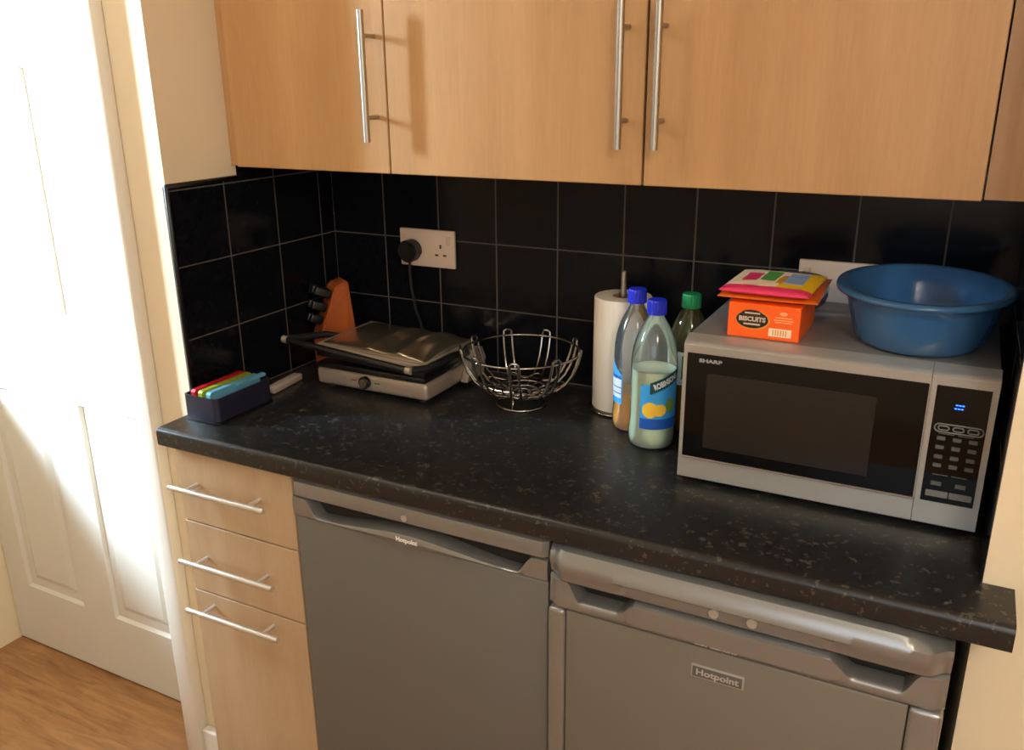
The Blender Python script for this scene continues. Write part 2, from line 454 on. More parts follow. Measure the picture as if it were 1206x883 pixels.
# left fridge
x0, x1 = .3235, .851
f1 = thing('undercounter_fridge', 'silver undercounter fridge next to the drawers, slim straight top band', 'fridge', (.587, -.3, 0), group='undercounter fridges')
def l1(o): o.location = (-.587, .3, 0); return o
l1(mbox('fridge_body', (x0, -.545, .012), (x1, -.03, .8645), 'fridge_side', f1))
def fas1(s):
    c = .004
    e = .008*(1-smoothstep(0, .02, s)*smoothstep(0, .02, 1-s))
    return [(-.546, .829), (-.584+e, .829), (-.588+e, .832), (-.589+e, .845), (-.586+e, .859), (-.580+e, .8635), (-.546, .8635)]
bm = B(); strip(bm, x0, x1, 60, fas1); fa = l1(obj('control_fascia', bm, 'fridge_trim', f1, smooth=True))
bm = B(); tube(bm, [(.578, -.586, .842), (.578, -.5915, .842)], .006, 16); obj('indicator_button', bm, 'silver', fa, smooth=True)
l1(mbox('grip_recess', (x0+.004, -.556, .79), (x1-.004, -.5455, .829), 'recess', f1))
def trim1(s):
    d = smoothstep(.05, .11, s)*smoothstep(.05, .11, 1-s)      # the scoops at either end
    mid = smoothstep(.12, .5, s)*smoothstep(.12, .5, 1-s)
    zt = .8275 - .0335*d + .021*mid*d
    yb = .004 + .012*mid
    zl = .786
    return [(-.557, zl), (-.580, zl), (-.583-yb*.6, zl+.004), (-.583-yb, zl+(zt-zl)*.55), (-.582-yb*.9, zt-.002), (-.577-yb*.6, zt), (-.557, zt-.002)]
bm = B(); strip(bm, x0, x1, 90, trim1); tr = l1(obj('door_handle_trim', bm, 'fridge_trim', f1, smooth=True))
l1(mbox('door_panel', (x0, -.5815, .06), (x1, -.5455, .7855), 'fridge', f1, .004, 3))
bm = B(); add_text(bm, 'Hotpoint', .0085, lambda v: (.588+v.x, -.6005-v.z*0 - (.0006 if v.z > 0 else 0), .805+v.y), bold=.0004)
lg = obj('brand_lettering', bm, 'white_text', tr); lg['label'] = 'small white brand lettering'
# right fridge
x0, x1 = .8595, 1.4385
f2 = thing('undercounter_fridge', 'larger silver undercounter fridge on the right with a rounded top band and framed badge', 'fridge', (1.149, -.3, 0), group='undercounter fridges')
def l2(o): o.location = (-1.149, .3, 0); return o
l2(mbox('fridge_body', (x0+.002, -.555, .012), (x1-.002, -.03, .8635), 'fridge_side', f2))
def fas2(s):
    ed = (smoothstep(0, .055, s)*smoothstep(0, .055, 1-s))
    e = .022*(1-ed)
    top = .8705 - .002 - .012*(1-smoothstep(0, .12, 1-s)) - .004*(1-smoothstep(0, .05, s))
    rec = smoothstep(.18, .24, s)*smoothstep(.18, .3, 1-s)     # shallow inset for the buttons
    zb = .813
    return [(-.556, zb), (-.606+e, zb), (-.611+e+.003*rec, zb+.003), (-.615+e+.007*rec, zb+.018), (-.618+e, zb+.026), (-.616+e, zb+.040), (-.606+e, top-.003), (-.592+e, top), (-.556, top)]
bm = B(); strip(bm, x0, x1, 100, fas2); fa = l2(obj('control_fascia', bm, 'fridge_trim', f2, smooth=True))
for bx in (1.128, 1.183):
    bm = B(); tube(bm, [(bx, -.605, .828), (bx, -.6135, .828)], .0075, 16); obj('indicator_button', bm, 'silver', fa, smooth=True)
l2(mbox('grip_recess', (x0+.01, -.566, .765), (x1-.01, -.5555, .814), 'recess', f2))
def trim2(s):
    d = smoothstep(.055, .095, s)*smoothstep(.055, .095, 1-s)
    mid = smoothstep(.20, .26, s)*smoothstep(.20, .26, 1-s)
    zt = .812 - .034*d + .029*mid
    zl = .757
    b = .012*mid
    e = .01*(1-smoothstep(0, .03, s)*smoothstep(0, .03, 1-s))
    return [(-.567, zl), (-.598+e, zl), (-.602+e, zl+.004), (-.604+e, zl+.010), (-.603+e-b, min(zl+.016, zt-.004)), (-.602+e-b, zt-.003), (-.597+e-b, zt), (-.567, zt-.001)]
bm = B(); strip(bm, x0, x1, 120, trim2); tr = l2(obj('door_handle_trim', bm, 'fridge_trim', f2, smooth=True))
for a, b in ((x0, x0+.030), (x1-.042, x1)):
    l2(mbox('door_edge_trim', (a, -.604, .06), (b, -.5665, .7565), 'fridge_trim', f2, .007, 4))
dp = l2(mbox('door_panel', (x0+.031, -.6, .06), (x1-.043, -.5665, .7565), 'fridge2', f2, .003, 2))
bm = B(); add_text(bm, 'iced diamond', .0055, lambda v: (1.133+v.x, -.6037-(.0006 if v.z > 0 else 0), .7655+v.y), bold=.0003, width=.062)
lg = obj('model_lettering', bm, 'silver_text', tr); lg['label'] = 'small silver lettering'
bm = B(); box(bm, (1.098, -.6025, .704), (1.178, -.599, .727), 0, .0012, 2); bd = obj('badge_plate', bm, 'silver', dp, smooth=True)
bm = B(); box(bm, (1.101, -.6034, .707), (1.175, -.6022, .724), 1)
add_text(bm, 'Hotpoint', .0105, lambda v: (1.138+v.x, -.6036-(.0005 if v.z > 0 else 0), .7155+v.y), bold=.0004, width=.064)
bl = obj('badge_lettering', bm, ['silver_text', 'keys'], dp); bl['label'] = 'raised silver lettering on a dark framed badge'

# ------------------------------------------------------------------ microwave
mw = thing('microwave', 'silver microwave oven with black glass door and keypad on the worktop', 'microwave', (1.222, -.2, ZC))
def lm(o): o.location = (-1.222, .2, -ZC); return o
X0, X1, YF = .9945, 1.4495, -.37
lm(mbox('casing', (X0+.001, -.343, .919), (X1-.001, -.03, 1.1655), 'silver_case', mw, .004, 2))
for fx in (1.02, 1.42):
    for fy in (-.32, -.06):
        bm = B(); tube(bm, [(fx, fy, ZC+.0003), (fx, fy, .9195)], .011, 14); lm(obj('rubber_foot', bm, 'rubber', mw, smooth=True))
def front_prof():
    return [(-.3435, .919), (YF+.003, .917), (YF-.001, .920), (YF, .9565), (YF, 1.139), (YF-.001, 1.152), (YF+.003, 1.1565), (YF+.010, 1.1590), (-.3435, 1.1652)]
bm = B(); prism(bm, front_prof(), 0, X0, 1.3615); dr = lm(obj('door', bm, 'silver', mw, smooth=True))
bm = B(); prism(bm, front_prof(), 0, 1.3622, X1); cp = lm(obj('control_panel', bm, 'silver', mw, smooth=True))
mbox('door_glass', (X0+.0065, YF-.0016, .9565), (1.3598, YF+.001, 1.1395), 'blackglass', dr, .0008, 1)
w = mbox('viewing_window', (1.035, YF-.0019, .978), (1.292, YF-.0015, 1.108), 'mesh', dr)
bm = B(); box(bm, (X0+.006, YF-.0045, .9555), (1.3615, YF+.001, .9585), 0, .001, 1); obj('lower_lip', bm, 'nickel', dr)
bm = B(); add_text(bm, 'SHARP', .0058, lambda v: (1.0395+v.x, YF-.002-(.0003 if v.z > 0 else 0), 1.1285+v.y), bold=.0004, width=.038)
lg = obj('brand_lettering', bm, 'grey_text', dr); lg['label'] = 'grey brand lettering'
mbox('keypad_panel', (1.3700, YF-.0016, .9565), (1.4410, YF+.001, 1.1395), 'blackglass', cp, .0006, 1)
bm = B()
for r_, z in enumerate((1.1125, 1.1072)):
    for k in range(3):
        xx = 1.3965+k*.0042+(.001 if r_ == 0 else 0)
        box(bm, (xx, YF-.0022, z-.0007), (xx+.0030, YF-.0015, z+.0008))
dd = obj('display_digits', bm, 'led', cp); dd['label'] = 'glowing blue display digits'
bm = B()
def ringbar(bm, x0, x1, z, h, r):
    pts = []
    for k in range(9): a = PI/2+PI*k/8; pts.append((x0+h+h*math.cos(a), YF-.002, z+h*math.sin(a)))
    for k in range(9): a = -PI/2+PI*k/8; pts.append((x1-h+h*math.cos(a), YF-.002, z+h*math.sin(a)))
    tube(bm, pts, r, 6, closed=True)
ringbar(bm, 1.3745, 1.4385, 1.0755, .0062, .0011); obj('button_surround', bm, 'keys_pale', cp, smooth=True)
for k in range(3):
    bm = B(); ringbar(bm, 1.3795+k*.0195, 1.3935+k*.0195, 1.0755, .0031, .0011); obj('option_button', bm, 'keys_pale', cp, smooth=True)
for r_, z in enumerate((1.0595, 1.0455, 1.0305, 1.0165)):
    for k in range(3):
        xx = 1.3765+k*.0212
        bm = B(); box(bm, (xx+.003, YF-.0022, z-.0032), (xx+.0145, YF-.0014, z+.0028), 0, .0009, 1)
        obj('key', bm, 'keys', cp)
for z in (1.0665, 1.0015):
    for xx in (1.381, 1.4065): mbox('key_caption', (xx, YF-.0020, z-.0006), (xx+.021, YF-.0014, z+.0006), 'keys', cp)
for xx in (1.381, 1.4135):
    mbox('key', (xx, YF-.0022, .984), (xx+.014, YF-.0014, .9905), 'keys', cp)
for xx in (1.3755, 1.4072):
    mbox('start_key', (xx, YF-.0024, .9655), (xx+.0305, YF-.0014, .9755), 'keys_pale', cp, .0008, 1)

# ------------------------------------------------------------------ blue basin
def basin():
    cx, cy, zb = 1.331, -.232, 1.1664
    out = [(.0, .0), (.083, .0), (.091, .003), (.096, .010), (.103, .035), (.110, .062), (.1165, .083), (.119, .0845), (.124, .0845), (.1285, .082), (.1290, .0865), (.1275, .0895), (.123, .0908), (.117, .0905), (.1145, .088), (.108, .062), (.101, .035), (.094, .012), (.088, .0055), (.081, .003), (.0, .003)]
    bm = B(); seg = 72; rings = []
    def ry(r): return r*(1+.27*min(1, r/.12))
    for r, z in out:
        if r == 0: rings.append([bm.verts.new((0, 0, z))]); continue
        rings.append([bm.verts.new((r*math.cos(2*PI*k/seg), ry(r)*math.sin(2*PI*k/seg), z)) for k in range(seg)])
    for a, b in zip(rings, rings[1:]):
        for k in range(seg):
            k2 = (k+1) % seg
            if len(a) == 1: f = bm.faces.new((a[0], b[k2], b[k]))
            elif len(b) == 1: f = bm.faces.new((a[k], a[k2], b[0]))
            else: f = bm.faces.new((a[k], a[k2], b[k2], b[k]))
            f.smooth = True
    o = obj('washing_up_bowl', bm, 'basin'); o.location = (cx, cy, zb)
    tag(o, 'translucent blue oval plastic basin on top of the microwave', 'basin')
basin()

# ------------------------------------------------------------------ biscuit box and packets
bz = 1.1659
bb = thing('biscuit_box', 'bright orange BISCUITS carton on the left of the microwave top', 'box', (1.11, -.26, bz))
def lb(o): o.location = (-1.11, .26, -bz); return o
bx0, bx1, by0, by1, bzt = 1.054, 1.1665, -.336, -.19, bz+.056
bm = B(); box(bm, (bx0, by0, bz), (bx1, by1, bzt), 0, .0012, 1); cb = lb(obj('carton', bm, 'orange', bb))
bm = B()
def disc(bm, cx, cz, rx, rz, y, mi, t=.0004, n=40):
    prism(bm, [(cx+rx*math.cos(2*PI*k/n), cz+rz*math.sin(2*PI*k/n)) for k in range(n)], 1, y, y-t, mi)
lc = (1.0925, bz+.0305)
disc(bm, lc[0]+.0012, lc[1]-.0006, .0268, .0155, by0-.0001, 1); disc(bm, lc[0], lc[1], .0252, .0142, by0-.0004, 0)
disc(bm, lc[0]-.001, lc[1]+.0095, .0165, .0062, by0-.0006, 0)
add_text(bm, 'BISCUITS', .0072, lambda v: (lc[0]+v.x, by0-.0010-(.0003 if v.z > 0 else 0), lc[1]+.0005+v.y), mi=2, bold=.0005, width=.042)
for dz_, w_ in ((.0105, .024), (-.0075, .026)):
    box(bm, (lc[0]-w_/2, by0-.0014, lc[1]+dz_-.0013), (lc[0]+w_/2, by0-.0008, lc[1]+dz_+.0013), 2)
lo_ = lb(obj('oval_logo', bm, ['brown_print', 'gold', 'tan_text'], bb)); lo_['label'] = 'dark oval logo with pale BISCUITS lettering'
bm = B()
for i, (z_, w_) in enumerate(((.0375, .026), (.0335, .030), (.0300, .026))):
    box(bm, (1.141-w_/2, by0-.0006, bz+z_-.0008), (1.141+w_/2, by0-.0001, bz+z_+.0008))
disc(bm, 1.1405, bz+.044, .006, .003, by0-.0001, 0)
lb(obj('small_print', bm, 'pale_text', bb))
bm = B(); box(bm, (1.1195, by0-.0007, bz+.0065), (1.1545, by0-.0001, bz+.0195), 0)
for k in range(6): box(bm, (1.1255+k*.0040, by0-.0010, bz+.0085), (1.1272+k*.0040, by0-.0004, bz+.0175), 1)
lb(obj('price_sticker', bm, ['cream_print', 'gold'], bb))

def pillow(bm, cx, cy, z, lx, ly, h, rz, seed, mi=0, n=22, crimp=.012, fn=None):
    """a soft sealed packet with crimped ends"""
    R = Matrix.Rotation(rz, 3, 'Z'); grids = []
    for side in (1, -1):
        g = []
        for i in range(n+1):
            row = []
            for j in range(n+1):
                u = i/n*2-1; v = j/n*2-1
                e = max(0, (1-abs(u)**4))*max(0, (1-abs(v)**4))
                hh = h/2*(e**.5) + .0006
                nz = noise.noise(Vector((u*3+seed, v*3, seed)))*.0022*e
                zz = z+h/2+side*hh + (nz if side > 0 else 0)
                p = R @ Vector((u*lx/2, v*ly/2, 0))
                row.append(bm.verts.new((cx+p.x, cy+p.y, zz)))
            g.append(row)
        grids.append(g)
        for i in range(n):
            for j in range(n):
                f = bm.faces.new((g[i][j], g[i+1][j], g[i+1][j+1], g[i][j+1])); f.smooth = True
                uu = (i+.5)/n; vv = (j+.5)/n
                f.material_index = fn(uu, vv) if (fn and side > 0) else mi
    A, C_ = grids
    for i in range(n):
        for (a, b) in (((i, 0), (i+1, 0)), ((i, n), (i+1, n)), ((0, i), (0, i+1)), ((n, i), (n, i+1))):
            f = bm.faces.new((A[a[0]][a[1]], A[b[0]][b[1]], C_[b[0]][b[1]], C_[a[0]][a[1]])); f.material_index = mi
def pk_color(u, v):
    if v < .14: return 0
    if u > .86 or (u > .60 and (v < .30 or v > .88)): return 1
    if .16 < u < .32 and .34 < v < .72: return 2
    if .35 < u < .52 and .40 < v < .86: return 3
    if .63 < u < .85 and .36 < v < .82: return 4
    if .55 < u < .62 and .3 < v < .7: return 6
    return 5
bm = B(); pillow(bm, 1.109, -.262, bzt+.0128, .139, .165, .014, -.02, 3.1, 0, 40, fn=pk_color)
bm.verts.ensure_lookup_table()
o = obj('snack_packet', bm, ['pink', 'yellow', 'pink', 'green_print', 'blue_print', 'cream_print', 'gold'], org=(1.109, -.262, bzt+.0128))
tag(o, 'red and yellow packet with coloured squares lying on top of the orange carton', 'packet', 'packets on the orange carton')
bm = B(); pillow(bm, 1.108, -.232, bzt+.0006, .155, .195, .012, .03, 7.7, 0, 24)
o = obj('snack_packet', bm, ['orange_wrap'], org=(1.108, -.232, bzt+.0006))
tag(o, 'shiny orange packet squashed between the carton and the packet with coloured squares', 'packet', 'packets on the orange carton')
bm = B(); pillow(bm, 1.115, -.105, bz+.0005, .12, .07, .063, .1, 12.2, 0, 24)
o = obj('clear_wrapper', bm, ['wrap'], org=(1.115, -.105, bz))
tag(o, 'crumpled clear plastic wrapper poking up behind the orange carton', 'wrapper')

# ------------------------------------------------------------------ sockets and plug
def pin(bm, x, z, w, h): box(bm, (x-w/2, -.0103, z-h/2), (x+w/2, -.0092, z+h/2))
def socket(x, z, label):
    t = thing('wall_socket', label, 'socket', (x, 0, z), group='double sockets on the tiled wall')
    mbox('faceplate', (-.074, -.0095, -.0435), (.074, -.0006, .0435), 'socket', t, .0025, 2)
    for sx in (-.037, .037):
        bm = B()
        pin(bm, sx, .006, .0045, .009); pin(bm, sx-.011, -.014, .0085, .0042); pin(bm, sx+.011, -.014, .0085, .0042)
        obj('socket_holes', bm, 'dark_hole', t)
        bm = B(); box(bm, (sx-.0055+(.022 if sx > 0 else -.022), -.0122, .012), (sx+.0055+(.022 if sx > 0 else -.022), -.0090, .030), 0, .001, 1)
        obj('rocker_switch', bm, 'socket', t)
    return t
socket(.272, 1.193, 'white double wall socket with a black plug in its left outlet')
socket(1.179, 1.193, 'white double wall socket above the microwave, partly behind basin and carton')
pl = thing('plug', 'black mains plug pushed into the socket above the grill', 'plug', (.234, -.0125, 1.187))
bm = B()
n = 28
prism(bm, [(.0255*math.cos(a)*(1 if math.sin(a) > -.3 else .92), .026*math.sin(a)) for a in (2*PI*k/n for k in range(n))], 1, 0, -.024)
prism(bm, [(.020*math.cos(a), .021*math.sin(a)) for a in (2*PI*k/n for k in range(n))], 1, -.024, -.031)
obj('plug_body', bm, 'black', pl, smooth=True)
bm = B()
tube(bm, [(0, -.014, -.024), (0, -.016, -.05), (.002, -.014, -.09), (.006, -.006, -.14), (.016, .004, -.19), (.03, .002, -.235), (.05, -.004, -.262)], .0034, 8)
cd = obj('cable', bm, 'rubber', pl, smooth=True)

# ------------------------------------------------------------------ contact grill
gr = thing('contact_grill', 'silver and black electric contact grill with domed lid in front of the knife block', 'grill', (.275, -.16, ZC))
def lg_(o): o.location = (-.275, .16, -ZC); return o
gx0, gx1, gy0, gy1 = .126, .418, -.258, -.045
lg_(mbox('base', (gx0, gy0, ZC+.009), (gx1, gy1, ZC+.048), 'steel_soft', gr, .009, 3))
for fx in (gx0+.025, gx1-.025):
    for fy in (gy0+.025, gy1-.025):
        bm = B(); tube(bm, [(fx, fy, ZC+.0003), (fx, fy, ZC+.012)], .012, 12); lg_(obj('rubber_foot', bm, 'rubber', gr, smooth=True))
lg_(mbox('lower_plate', (gx0+.004, gy0+.0, ZC+.0482), (gx1-.004, gy1-.004, ZC+.060), 'black', gr, .002, 2))
def tilt(v):   # the lid rests slightly higher at its left end
    return Vector((v.x, v.y, v.z + (gx1-v.x)*.045))
bm = B(); box(bm, (gx0+.004, gy0+.0, ZC+.0605), (gx1-.004, gy1-.004, ZC+.0735), 0, .002, 2)
for v in bm.verts: v.co = tilt(v.co)
lid0 = lg_(obj('upper_plate', bm, 'black', gr, smooth=True))
bm = B(); box(bm, (gx0+.002, gy0-.001, ZC+.0737), (gx1-.002, gy1-.002, ZC+.090), 0, .004, 2)
for v in bm.verts: v.co = tilt(v.co)
lid = lg_(obj('lid', bm, 'steel_soft', gr, smooth=True))
# domed cover of the lid
bm = B(); nx, ny = 30, 24; g = []
for i in range(nx+1):
    row = []
    for j in range(ny+1):
        u = i/nx; v = j/ny
        e = min(1, 6*u, 6*(1-u))**.5
        x = gx0+.010+(gx1-gx0-.020)*u; y = gy0+.012+(gy1-gy0-.02)*v
        w0 = .10*(1-v)
        wave = .0085*math.exp(-((u+w0-.86)/.040)**2) + .0065*math.exp(-((u+w0-.56)/.040)**2) - .004*math.exp(-((u+w0-.71)/.05)**2)
        h = (.022*math.sin(PI*min(1, v*.92+.06))**.8*(.3+.7*min(1, u*1.7)) + wave*math.sin(PI*(.15+.7*v)))*e
        row.append(bm.verts.new(tilt(Vector((x, y, ZC+.0895+h)))))
    g.append(row)
for i in range(nx):
    for j in range(ny): bm.faces.new((g[i][j], g[i+1][j], g[i+1][j+1], g[i][j+1])).smooth = True
edge = [g[i][0] for i in range(nx+1)]+[g[nx][j] for j in range(1, ny+1)]+[g[i][ny] for i in range(nx-1, -1, -1)]+[g[0][j] for j in range(ny-1, 0, -1)]
low = [bm.verts.new((v.co.x, v.co.y, v.co.z-.008)) for v in edge]
for k in range(len(edge)): bm.faces.new((edge[k], edge[k-1], low[k-1], low[k]))
bm.faces.new(low)
obj('lid_cover', bm, 'steel', lid)
bm = B()
hl, hr_ = Vector((.072, -.292, 1.0235)), Vector((.406, -.298, .9985))
tube(bm, [hl, hl.lerp(hr_, .5), hr_], .0075, 14); obj('grip_bar', bm, 'black', lid, smooth=True)
for a_, b_ in ((hl+Vector((-.003, 0, 0)), hl+Vector((.010, 0, -.001))), (hr_+Vector((-.010, 0, .001)), hr_+Vector((.003, 0, 0)))):
    bm = B(); tube(bm, [a_, b_], .0083, 14); obj('grip_end_cap', bm, 'steel_soft', lid, smooth=True)
for path in ([hl+Vector((.004, .004, 0)), Vector((.086, -.25, 1.018)), Vector((.104, -.19, 1.012)), Vector((.128, -.16, 1.002))],
             [hr_+Vector((-.002, .004, 0)), Vector((.424, -.26, .996)), Vector((.430, -.18, .999)), Vector((.424, -.10, .986)), Vector((.414, -.08, .975))]):
    bm = B(); tube(bm, path, .008, 10); obj('handle_arm', bm, 'black_satin', lid, smooth=True)
bm = B()
prism(bm, [(gy1-.075, ZC+.012), (gy1+.0, ZC+.012), (gy1+.012, ZC+.05), (gy1-.005, ZC+.078), (gy1-.045, ZC+.078), (gy1-.055, ZC+.045)], 0, gx1+.001, gx1+.018)
lg_(obj('hinge_bracket', bm, 'steel_soft', gr, smooth=True))
bm = B(); kx, kz = .262, ZC+.031
tube(bm, [(kx, gy0-.0005, kz), (kx, gy0-.010, kz)], .0135, 20); obj_k = lg_(obj('control_knob', bm, 'black', gr, smooth=True))
bm = B(); tube(bm, [(kx, gy0-.0102, kz), (kx, gy0-.014, kz)], .0095, 20); obj('knob_cap', bm, 'steel', obj_k, smooth=True)
bm = B(); box(bm, (kx-.040, gy0-.0008, kz-.0012), (kx-.026, gy0-.0001, kz+.0012)); m_ = lg_(obj('indicator_mark', bm, 'ledred', gr)); m_['label'] = 'red mark left of the knob'
bm = B(); box(bm, (kx+.022, gy0-.0008, kz-.0012), (kx+.036, gy0-.0001, kz+.0012)); m_ = lg_(obj('indicator_mark', bm, 'ledgreen', gr)); m_['label'] = 'green mark right of the knob'

# ------------------------------------------------------------------ knife block
kb = thing('knife_block', 'reddish wooden knife block with black handles, in the corner behind the grill', 'knife block', (.058, -.098, ZC), rz=math.radians(55))
bm = B()
prism(bm, [(-.046, 0), (.050, 0), (.030, .206), (.0, .196), (-.046, .078)], 1, -.031, .031)
bmesh.ops.bevel(bm, geom=list(bm.edges), offset=.003, segments=2, affect='EDGES')
obj('wooden_block', bm, 'block', kb, smooth=True)
d = Vector((-.118, 0, .046)).normalized()
s_ = Vector((.046, 0, .118)).normalized()
for k, (u, yy, ln) in enumerate(((.104, -.018, .042), (.104, .002, .044), (.102, .020, .042), (.070, -.016, .038), (.068, .009, .040), (.038, -.014, .032), (.036, .010, .032))):
    p = Vector((-.046, 0, .078)) + s_*(u) + Vector((0, yy, 0))
    bm = B(); q = d.cross(s_)
    R = Matrix((d, Vector((0, 1, 0)), s_)).transposed().to_4x4(); R.translation = p
    box(bm, (.0015, -.0065, -.0105), (ln, .0065, .0105), 0, .004, 3, R)
    obj('knife_handle', bm, 'black', kb, smooth=True)

# ------------------------------------------------------------------ wire fruit bowl
wb = thing('wire_fruit_bowl', 'round chrome wire fruit bowl between the grill and the kitchen roll', 'bowl', (.590, -.158, ZC))
RB = .121; HB = .118
def circ(r, z, n=72): return [(r*math.cos(2*PI*k/n), r*math.sin(2*PI*k/n), z) for k in range(n)]
bm = B(); tube(bm, circ(RB, HB, 96), .0026, 8, True); obj('rim_ring', bm, 'chrome', wb)
bm = B(); tube(bm, circ(.052, .0032), .0028, 8, True); obj('foot_ring', bm, 'chrome', wb)
bm = B()
for r, z in ((.022, .0265), (.040, .028), (.058, .033)):
    tube(bm, circ(r, z), .0022, 6, True); obj('base_ring', bm, 'chrome', wb); bm = B()
tube(bm, [((.074+.010*math.sin(9*a))*math.cos(a), (.074+.010*math.sin(9*a))*math.sin(a), .0400+.003*math.sin(9*a)) for a in (2*PI*k/144 for k in range(144))], .0022, 6, True)
obj('base_ring', bm, 'chrome', wb)
for k in range(9):
    a0 = 2*PI*k/9 + .18
    bm = B(); path = []
    prof = [(.016, .024), (.035, .0255), (.058, .030), (.080, .040), (.098, .056), (.111, .076), (.119, .096), (.1240, .115)]
    hw = .0095
    def P(r, z, off):
        return (r*math.cos(a0)-off*math.sin(a0), r*math.sin(a0)+off*math.cos(a0), z)
    path = [P(r, z, -hw*(.45+.55*min(1, r/.07))) for r, z in prof]
    rt, zt = .1262, .1235
    for q in range(1, 6):
        b = PI*q/6; path.append(P(rt, zt+.004*math.sin(b)*1.6, -hw*math.cos(b)))
    path += [P(r, z, hw*(.45+.55*min(1, r/.07))) for r, z in reversed(prof)]
    tube(bm, path, .0027, 8)
    obj('wire_loop', bm, 'chrome', wb, smooth=True)
for k in range(3):
    a = 2*PI*k/3+.6; bm = B(); tube(bm, [(.050*math.cos(a), .050*math.sin(a), .004), (.040*math.cos(a), .040*math.sin(a), .028)], .0025, 8); obj('stem', bm, 'chrome', wb)

# ------------------------------------------------------------------ kitchen roll and holder
kx, ky = .785, -.088
kh = thing('roll_holder', 'chrome kitchen roll holder with upright rod standing behind the bottles', 'roll holder', (kx, ky, ZC))
bm = B(); lathe(bm, [(0, .0005), (.062, .0005), (.066, .003), (.064, .006), (0, .0075)], 48); obj('base_plate', bm, 'chrome', kh)
bm = B(); tube(bm, [(0, 0, .006), (0, 0, .15), (0, 0, .283), (0, 0, .290)], .0062, 12); obj('rod', bm, 'nickel', kh, smooth=True)
kr = thing('kitchen_roll', 'white paper kitchen roll on its holder beside the orange squash bottle', 'kitchen roll', (kx, ky, ZC+.008))
bm = B(); lathe(bm, [(.0215, 0), (.0565, 0), (.0578, .002), (.0578, .230), (.0565, .232), (.0215, .232), (.0215, 0)], 64); obj('paper', bm, 'paper', kr, smooth=True)
bm = B(); lathe(bm, [(.0195, .0005), (.0212, .0005), (.0212, .2325), (.0195, .2325), (.0195, .0005)], 40); obj('cardboard_core', bm, 'card', kr, smooth=True)

# ------------------------------------------------------------------ bottles
def profile_at(prof, z):
    for (r0, z0), (r1, z1) in zip(prof, prof[1:]):
        if z0 <= z <= z1 and z1 > z0: return r0+(r1-r0)*(z-z0)/(z1-z0)
    return prof[-1][0]
def bottle(x, y, prof, H, shell, liq, fill, cap, label, cat='bottle', ang0=0):
    t = thing('squash_bottle', label, cat, (x, y, ZC), rz=ang0, group='squash bottles beside the microwave')
    bm = B(); pr = [(0, .0008)]+prof
    lathe(bm, pr, 48); obj('bottle_body', bm, shell, t, smooth=True)
    bm = B(); lp = [(0, .003)]
    for r, z in prof:
        if z > fill: break
        lp.append((max(.001, r-.0022), max(z, .003)))
    rf = profile_at(prof, fill)-.0022
    lp += [(rf, fill), (0, fill)]
    lathe(bm, lp, 48); obj('drink', bm, liq, t, smooth=True)
    bm = B(); rc = .0175; n = 40
    R0 = []
    for z, rr in ((H-.026, rc), (H-.003, rc*.98), (H, rc*.88)):
        R0.append([bm.verts.new(((rr+(.0006 if k % 2 else 0))*math.cos(2*PI*k/n), (rr+(.0006 if k % 2 else 0))*math.sin(2*PI*k/n), z)) for k in range(n)])
    for a, b in zip(R0, R0[1:]):
        for k in range(n): bm.faces.new((a[k], a[(k+1) % n], b[(k+1) % n], b[k]))
    bm.faces.new(R0[-1]); bm.faces.new(list(reversed(R0[0])))
    obj('cap', bm, cap, t)
    return t
def patch(bm, prof, a0, a1, z0, z1, mi, lift=.0006, na=24, nz=8, mask=None):
    """label area wrapped on the bottle; angles in degrees round the bottle"""
    g = [[None]*(nz+1) for _ in range(na+1)]
    for i in range(na+1):
        for j in range(nz+1):
            a = math.radians(a0+(a1-a0)*i/na); z = z0+(z1-z0)*j/nz; r = profile_at(prof, z)+lift
            g[i][j] = bm.verts.new((r*math.cos(a), r*math.sin(a), z))
    for i in range(na):
        for j in range(nz):
            if mask and not mask((i+.5)/na, (j+.5)/nz): continue
            f = bm.faces.new((g[i][j], g[i+1][j], g[i+1][j+1], g[i][j+1])); f.material_index = mi; f.smooth = True
def wraptext(bm, txt, h, prof, a, z, rot, mi, lift=.0014, width=None):
    vs, fs = text_mesh(txt, h, depth=.0002, bold=.0004)
    if width:
        w_ = max(v.x for v in vs)-min(v.x for v in vs)
        for v in vs: v.x *= width/w_
    c, s = math.cos(rot), math.sin(rot); V = []
    for v in vs:
        px, pz = v.x*c-v.y*s, v.x*s+v.y*c
        r = profile_at(prof, z+pz)+lift+(.0002 if v.z > 0 else 0); aa = math.radians(a)+px/r
        V.append(bm.verts.new((r*math.cos(aa), r*math.sin(aa), z+pz)))
    for f in fs:
        try: bm.faces.new([V[i] for i in f]).material_index = mi
        except ValueError: pass
sq = [(.032, .0008), (.039, .004), (.0430, .013), (.0438, .028), (.0422, .043), (.0418, .060), (.0418, .142), (.0425, .152), (.0418, .172), (.0390, .192), (.0330, .212), (.0245, .230), (.0165, .243), (.0145, .248), (.0145, .262), (.0, .262)]
